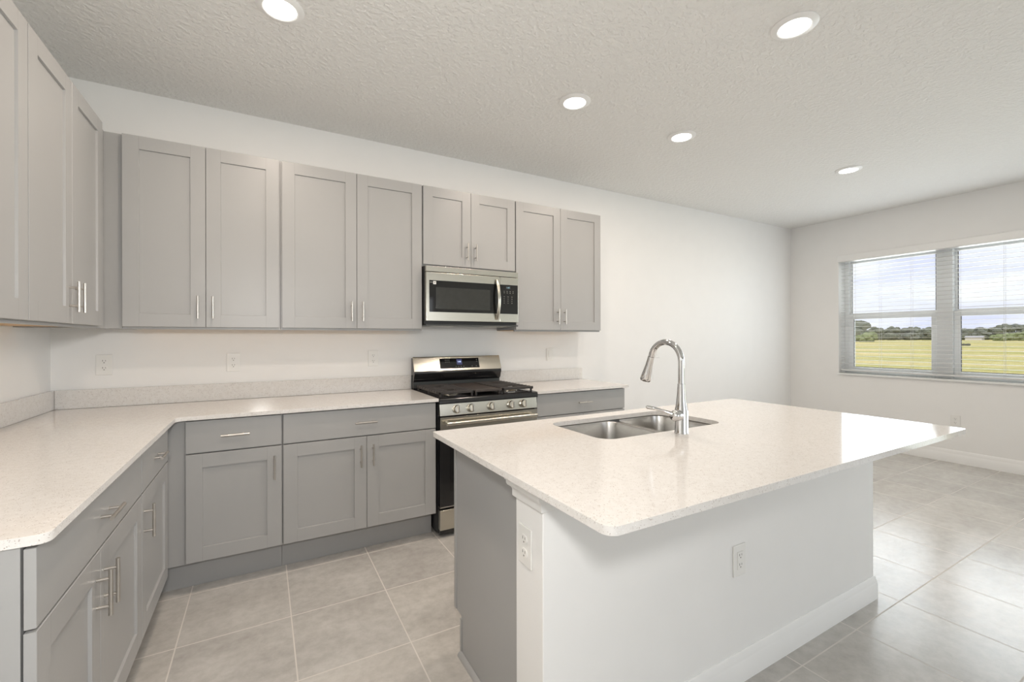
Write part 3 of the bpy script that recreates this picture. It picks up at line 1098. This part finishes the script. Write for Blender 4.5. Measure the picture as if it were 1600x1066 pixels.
def outlet(c, nrm, label, kind='duplex', w=0.074, h=0.118):
    """c on the wall surface, nrm = outward normal"""
    nrm = Vector(nrm)
    s = Vector((0, 0, 1)).cross(nrm)
    c = Vector(c)

    def P(u, v, d):
        return c + s * u + Vector((0, 0, v)) + nrm * d

    def bx(u0, u1, v0, v1, d0, d1):
        return MB().face_grid([[P(u0, v0, d0), P(u1, v0, d0), P(u1, v1, d0), P(u0, v1, d0)],
                               [P(u0, v0, d1), P(u1, v0, d1), P(u1, v1, d1), P(u0, v1, d1)]])
    if kind == 'switch':
        t = thing('light_switch', c, label, 'light switch', 'white wall plates')
    else:
        t = thing('wall_outlet', c, label, 'outlet', 'white wall plates')
    bx(-w / 2, w / 2, -h / 2, h / 2, 0.0004, 0.0062).build('cover_plate', M['plastic'], t, bevel=0.0025)
    if kind == 'duplex':
        for q in (-0.0205, 0.0205):
            pl = [(0.0165 * math.cos(a), max(-0.0135, min(0.0135, 0.0165 * math.sin(a)))) for a in [2 * PI * k / 24 for k in range(24)]]
            r_ = MB().prism(pl, lambda u, v, d: P(u, q + v, d), 0.0063, 0.0085).build('receptacle', M['plastic'], t)
            m2 = MB()
            for (u, v, a, b) in ((-0.0063, 0.004, 0.0013, 0.0042), (0.0063, 0.004, 0.0011, 0.0036), (0, -0.0075, 0.0024, 0.0024)):
                m2.face_grid([[P(u - a, q + v - b, 0.0086), P(u + a, q + v - b, 0.0086), P(u + a, q + v + b, 0.0086), P(u - a, q + v + b, 0.0086)],
                              [P(u - a, q + v - b, 0.0088), P(u + a, q + v - b, 0.0088), P(u + a, q + v + b, 0.0088), P(u - a, q + v + b, 0.0088)]])
            m2.build('slots', M['slot'], r_)
    else:
        r_ = bx(-0.0165, 0.0165, -0.0335, 0.0335, 0.0063, 0.0088)
        r_ = r_.build('rocker' if kind == 'switch' else 'receptacle', M['plastic'], t, bevel=0.0012)
        if kind == 'decora':
            m2 = MB()
            for q in (-0.018, 0.018):
                for (u, v, a, b) in ((-0.0063, 0.004, 0.0013, 0.0042), (0.0063, 0.004, 0.0011, 0.0036), (0, -0.0065, 0.0022, 0.0022)):
                    m2.face_grid([[P(u - a, q + v - b, 0.0089), P(u + a, q + v - b, 0.0089), P(u + a, q + v + b, 0.0089), P(u - a, q + v + b, 0.0089)],
                                  [P(u - a, q + v - b, 0.0091), P(u + a, q + v - b, 0.0091), P(u + a, q + v + b, 0.0091), P(u - a, q + v + b, 0.0091)]])
            m2.build('slots', M['slot'], r_)
    return t


N_ = (0, -1, 0)
outlet((0.226, 0, 1.156), N_, 'white duplex outlet on back wall nearest the corner, leftmost above the counter')
outlet((0.858, 0, 1.153), N_, 'white duplex outlet on back wall midway between the corner and the range')
outlet((1.741, 0, 1.157), N_, 'white duplex outlet on back wall just left of the range')
outlet((3.329, 0, 1.154), N_, 'white wall plate on back wall above the short counter right of the range', 'switch')
outlet((4.720, 0, 1.150), N_, 'white wall plate on back wall seen through the faucet arch', 'switch')
outlet((W, -1.640, 0.436), (-1, 0, 0), 'white duplex outlet low on the wall below the window')
outlet((WX0, -2.250, 0.685), (-1, 0, 0), 'white duplex outlet on the narrow end of the white island wall')
outlet((2.600, WYN, 0.462), N_, 'white rectangular outlet on the long face of the white island wall', 'decora')

# ------------------------------------------------------------------ recessed ceiling lights


def can(x, y, label):
    t = thing('recessed_light', (x, y, CH), label, 'ceiling light', 'recessed ceiling lights')
    mb = MB()
    prof = [(0.067, 0.0005), (0.067, 0.010), (0.072, 0.0125), (0.088, 0.0085), (0.098, 0.003), (0.098, 0.0005)]
    seg = 40
    rings = [[(x + r_ * math.cos(2 * PI * k / seg), y + r_ * math.sin(2 * PI * k / seg), CH - h) for k in range(seg)] for r_, h in prof]
    rings.append(rings[0])
    mb.face_grid(rings, True, False, False)
    bmesh.ops.remove_doubles(mb.bm, verts=mb.bm.verts, dist=1e-5)
    mb.build('trim_ring', M['trim'], t, smooth=True)
    MB().lathe([(0.0665, 0.001), (0.0665, 0.008), (0.03, 0.0095), (0, 0.0098)], (x, y, CH), (0, 0, -1), 40).build('lens', M['lens'], t, smooth=True)
    L = light('lamp_light', 'AREA', (0, 0, -0.016), CAN_POWER, CAN_COLOR, shape='DISK', size=0.125)
    L.parent = t
    return t


can(1.094, -1.168, 'round lit recessed light in ceiling above the cabinets, cut by the top edge')
can(2.720, -1.176, 'round lit recessed light in ceiling in front of the microwave')
can(3.693, -1.177, 'round lit recessed light in ceiling beyond the last wall cabinet')
can(3.215, -2.220, 'round lit recessed light in ceiling over the island, at upper right')
can(5.504, -1.452, 'round lit recessed light in ceiling nearest the window')

# ------------------------------------------------------------------ outdoors
GZ = -0.15
fwd = Vector((0.4904, 0.8715, 0))
rgt = Vector((0.8715, -0.4904, 0))


def out_at(px, d):
    """a place outdoors lying in the compass direction of photo column px, d metres away"""
    q = Vector((1.0245, -3.3857, 0)) + fwd * d + rgt * d * (px - 800) / 691.5
    return q.x, q.y


mb = MB()
mb.box(W + WT + 0.001, 900, -700, 900, GZ - 0.3, GZ)
o = mb.build('meadow', M['field'])
o['kind'] = 'structure'


def blob(mb, c, r, rnd, sub=2, sq=0.8):
    r0 = bmesh.ops.create_icosphere(mb.bm, subdivisions=sub, radius=1.0)
    for v in r0['verts']:
        k = 1 + rnd.uniform(-0.16, 0.16)
        v.co = Vector((c[0] + v.co.x * r * k, c[1] + v.co.y * r * k, c[2] + v.co.z * r * sq * k))


def tree(px, d, h, spread, mat, label, seed, group='trees along the far edge of the meadow', trunk=True):
    rnd = random.Random(seed)
    x, y = out_at(px, d)
    t = thing('tree', (x, y, GZ), label, 'tree', group)
    mb = MB()
    n = 16
    for k in range(n):
        a = rnd.uniform(0, 2 * PI)
        rr = spread * math.sqrt(rnd.random()) * 0.8
        zz = GZ + h * rnd.uniform(0.22, 0.86)
        fall = 1 - 0.45 * abs((zz - GZ) / h - 0.5)
        blob(mb, (x + rr * math.cos(a) * fall, y + rr * math.sin(a) * fall, zz), spread * rnd.uniform(0.28, 0.46), rnd)
    blob(mb, (x, y, GZ + h * 0.84), spread * 0.36, rnd)
    blob(mb, (x, y, GZ + h * 0.28), spread * 0.75, rnd)
    mb.build('crown', mat, t)
    MB().tube([(x, y, GZ - 0.1), (x + 0.1, y, GZ + h * 0.3), (x, y, GZ + h * 0.6)], [h * 0.04, h * 0.03, h * 0.02], 8).build('trunk', M['bark'], t)
    return t


tl = 'gray-green tree in the distant tree line across the meadow'
tree(1341, 150, 7.0, 4.6, M['leaf'], 'tallest rounded tree seen at left edge of the left window pane', 3)
tree(1322, 172, 6.8, 3.8, M['leaf_dark'], 'dark tree just left of the tall rounded tree, behind the window frame', 5)
tree(1353, 137, 2.6, 2.9, M['leaf_light'], 'low light-green bushy tree in front of the tall rounded tree', 6)
rnd = random.Random(11)
for k in range(44):
    px = 1366 + k * 9.3 + rnd.uniform(-0.8, 0.8)
    d = 208 + 13 * (k % 3) + rnd.uniform(-1, 1)
    h = rnd.uniform(4.8, 6.6) + (2.2 if 1560 < px < 1590 else 0)
    tree(px, d, h, rnd.uniform(3.1, 3.7), M['leaf_dark'] if rnd.random() < 0.5 else M['leaf'], tl, 100 + k)
for k in range(5):
    px = 1560 + 13 * k
    tree(px, 160 + 8 * (k % 3), 2.4 + 0.25 * (k % 4), 2.2, M['leaf_light'], 'low light-green tree in the row at right of the window view', 300 + k,
         'low light-green trees at the right of the window view')
x, y = out_at(1510, 74)
mb = MB()
rnd = random.Random(4)
for k in range(6):
    blob(mb, (x + rnd.uniform(-0.25, 0.25), y + rnd.uniform(-0.3, 0.3), GZ + 0.16), rnd.uniform(0.18, 0.28), rnd)
o = mb.build('brush_pile', M['brush_dark'], origin=(x, y, GZ))
tag(o, 'small dark brush pile lying in the meadow, right window pane', 'brush pile')
hx_, hy_ = out_at(1523, 190)
t = thing('house', (hx_, hy_, GZ), 'small pale house with gray roof far off below the tree line', 'house')
MB().box(hx_ - 1.6, hx_ + 1.6, hy_ - 2.6, hy_ + 2.6, GZ, GZ + 1.1).build('house_wall', M['house_far'], t)
MB().prism([(-1.9, 1.1), (1.9, 1.1), (0, 1.9)], lambda u, v, tt: (hx_ + u, tt, GZ + v), hy_ - 2.9, hy_ + 2.9).build('roof', M['roof_far'], t)
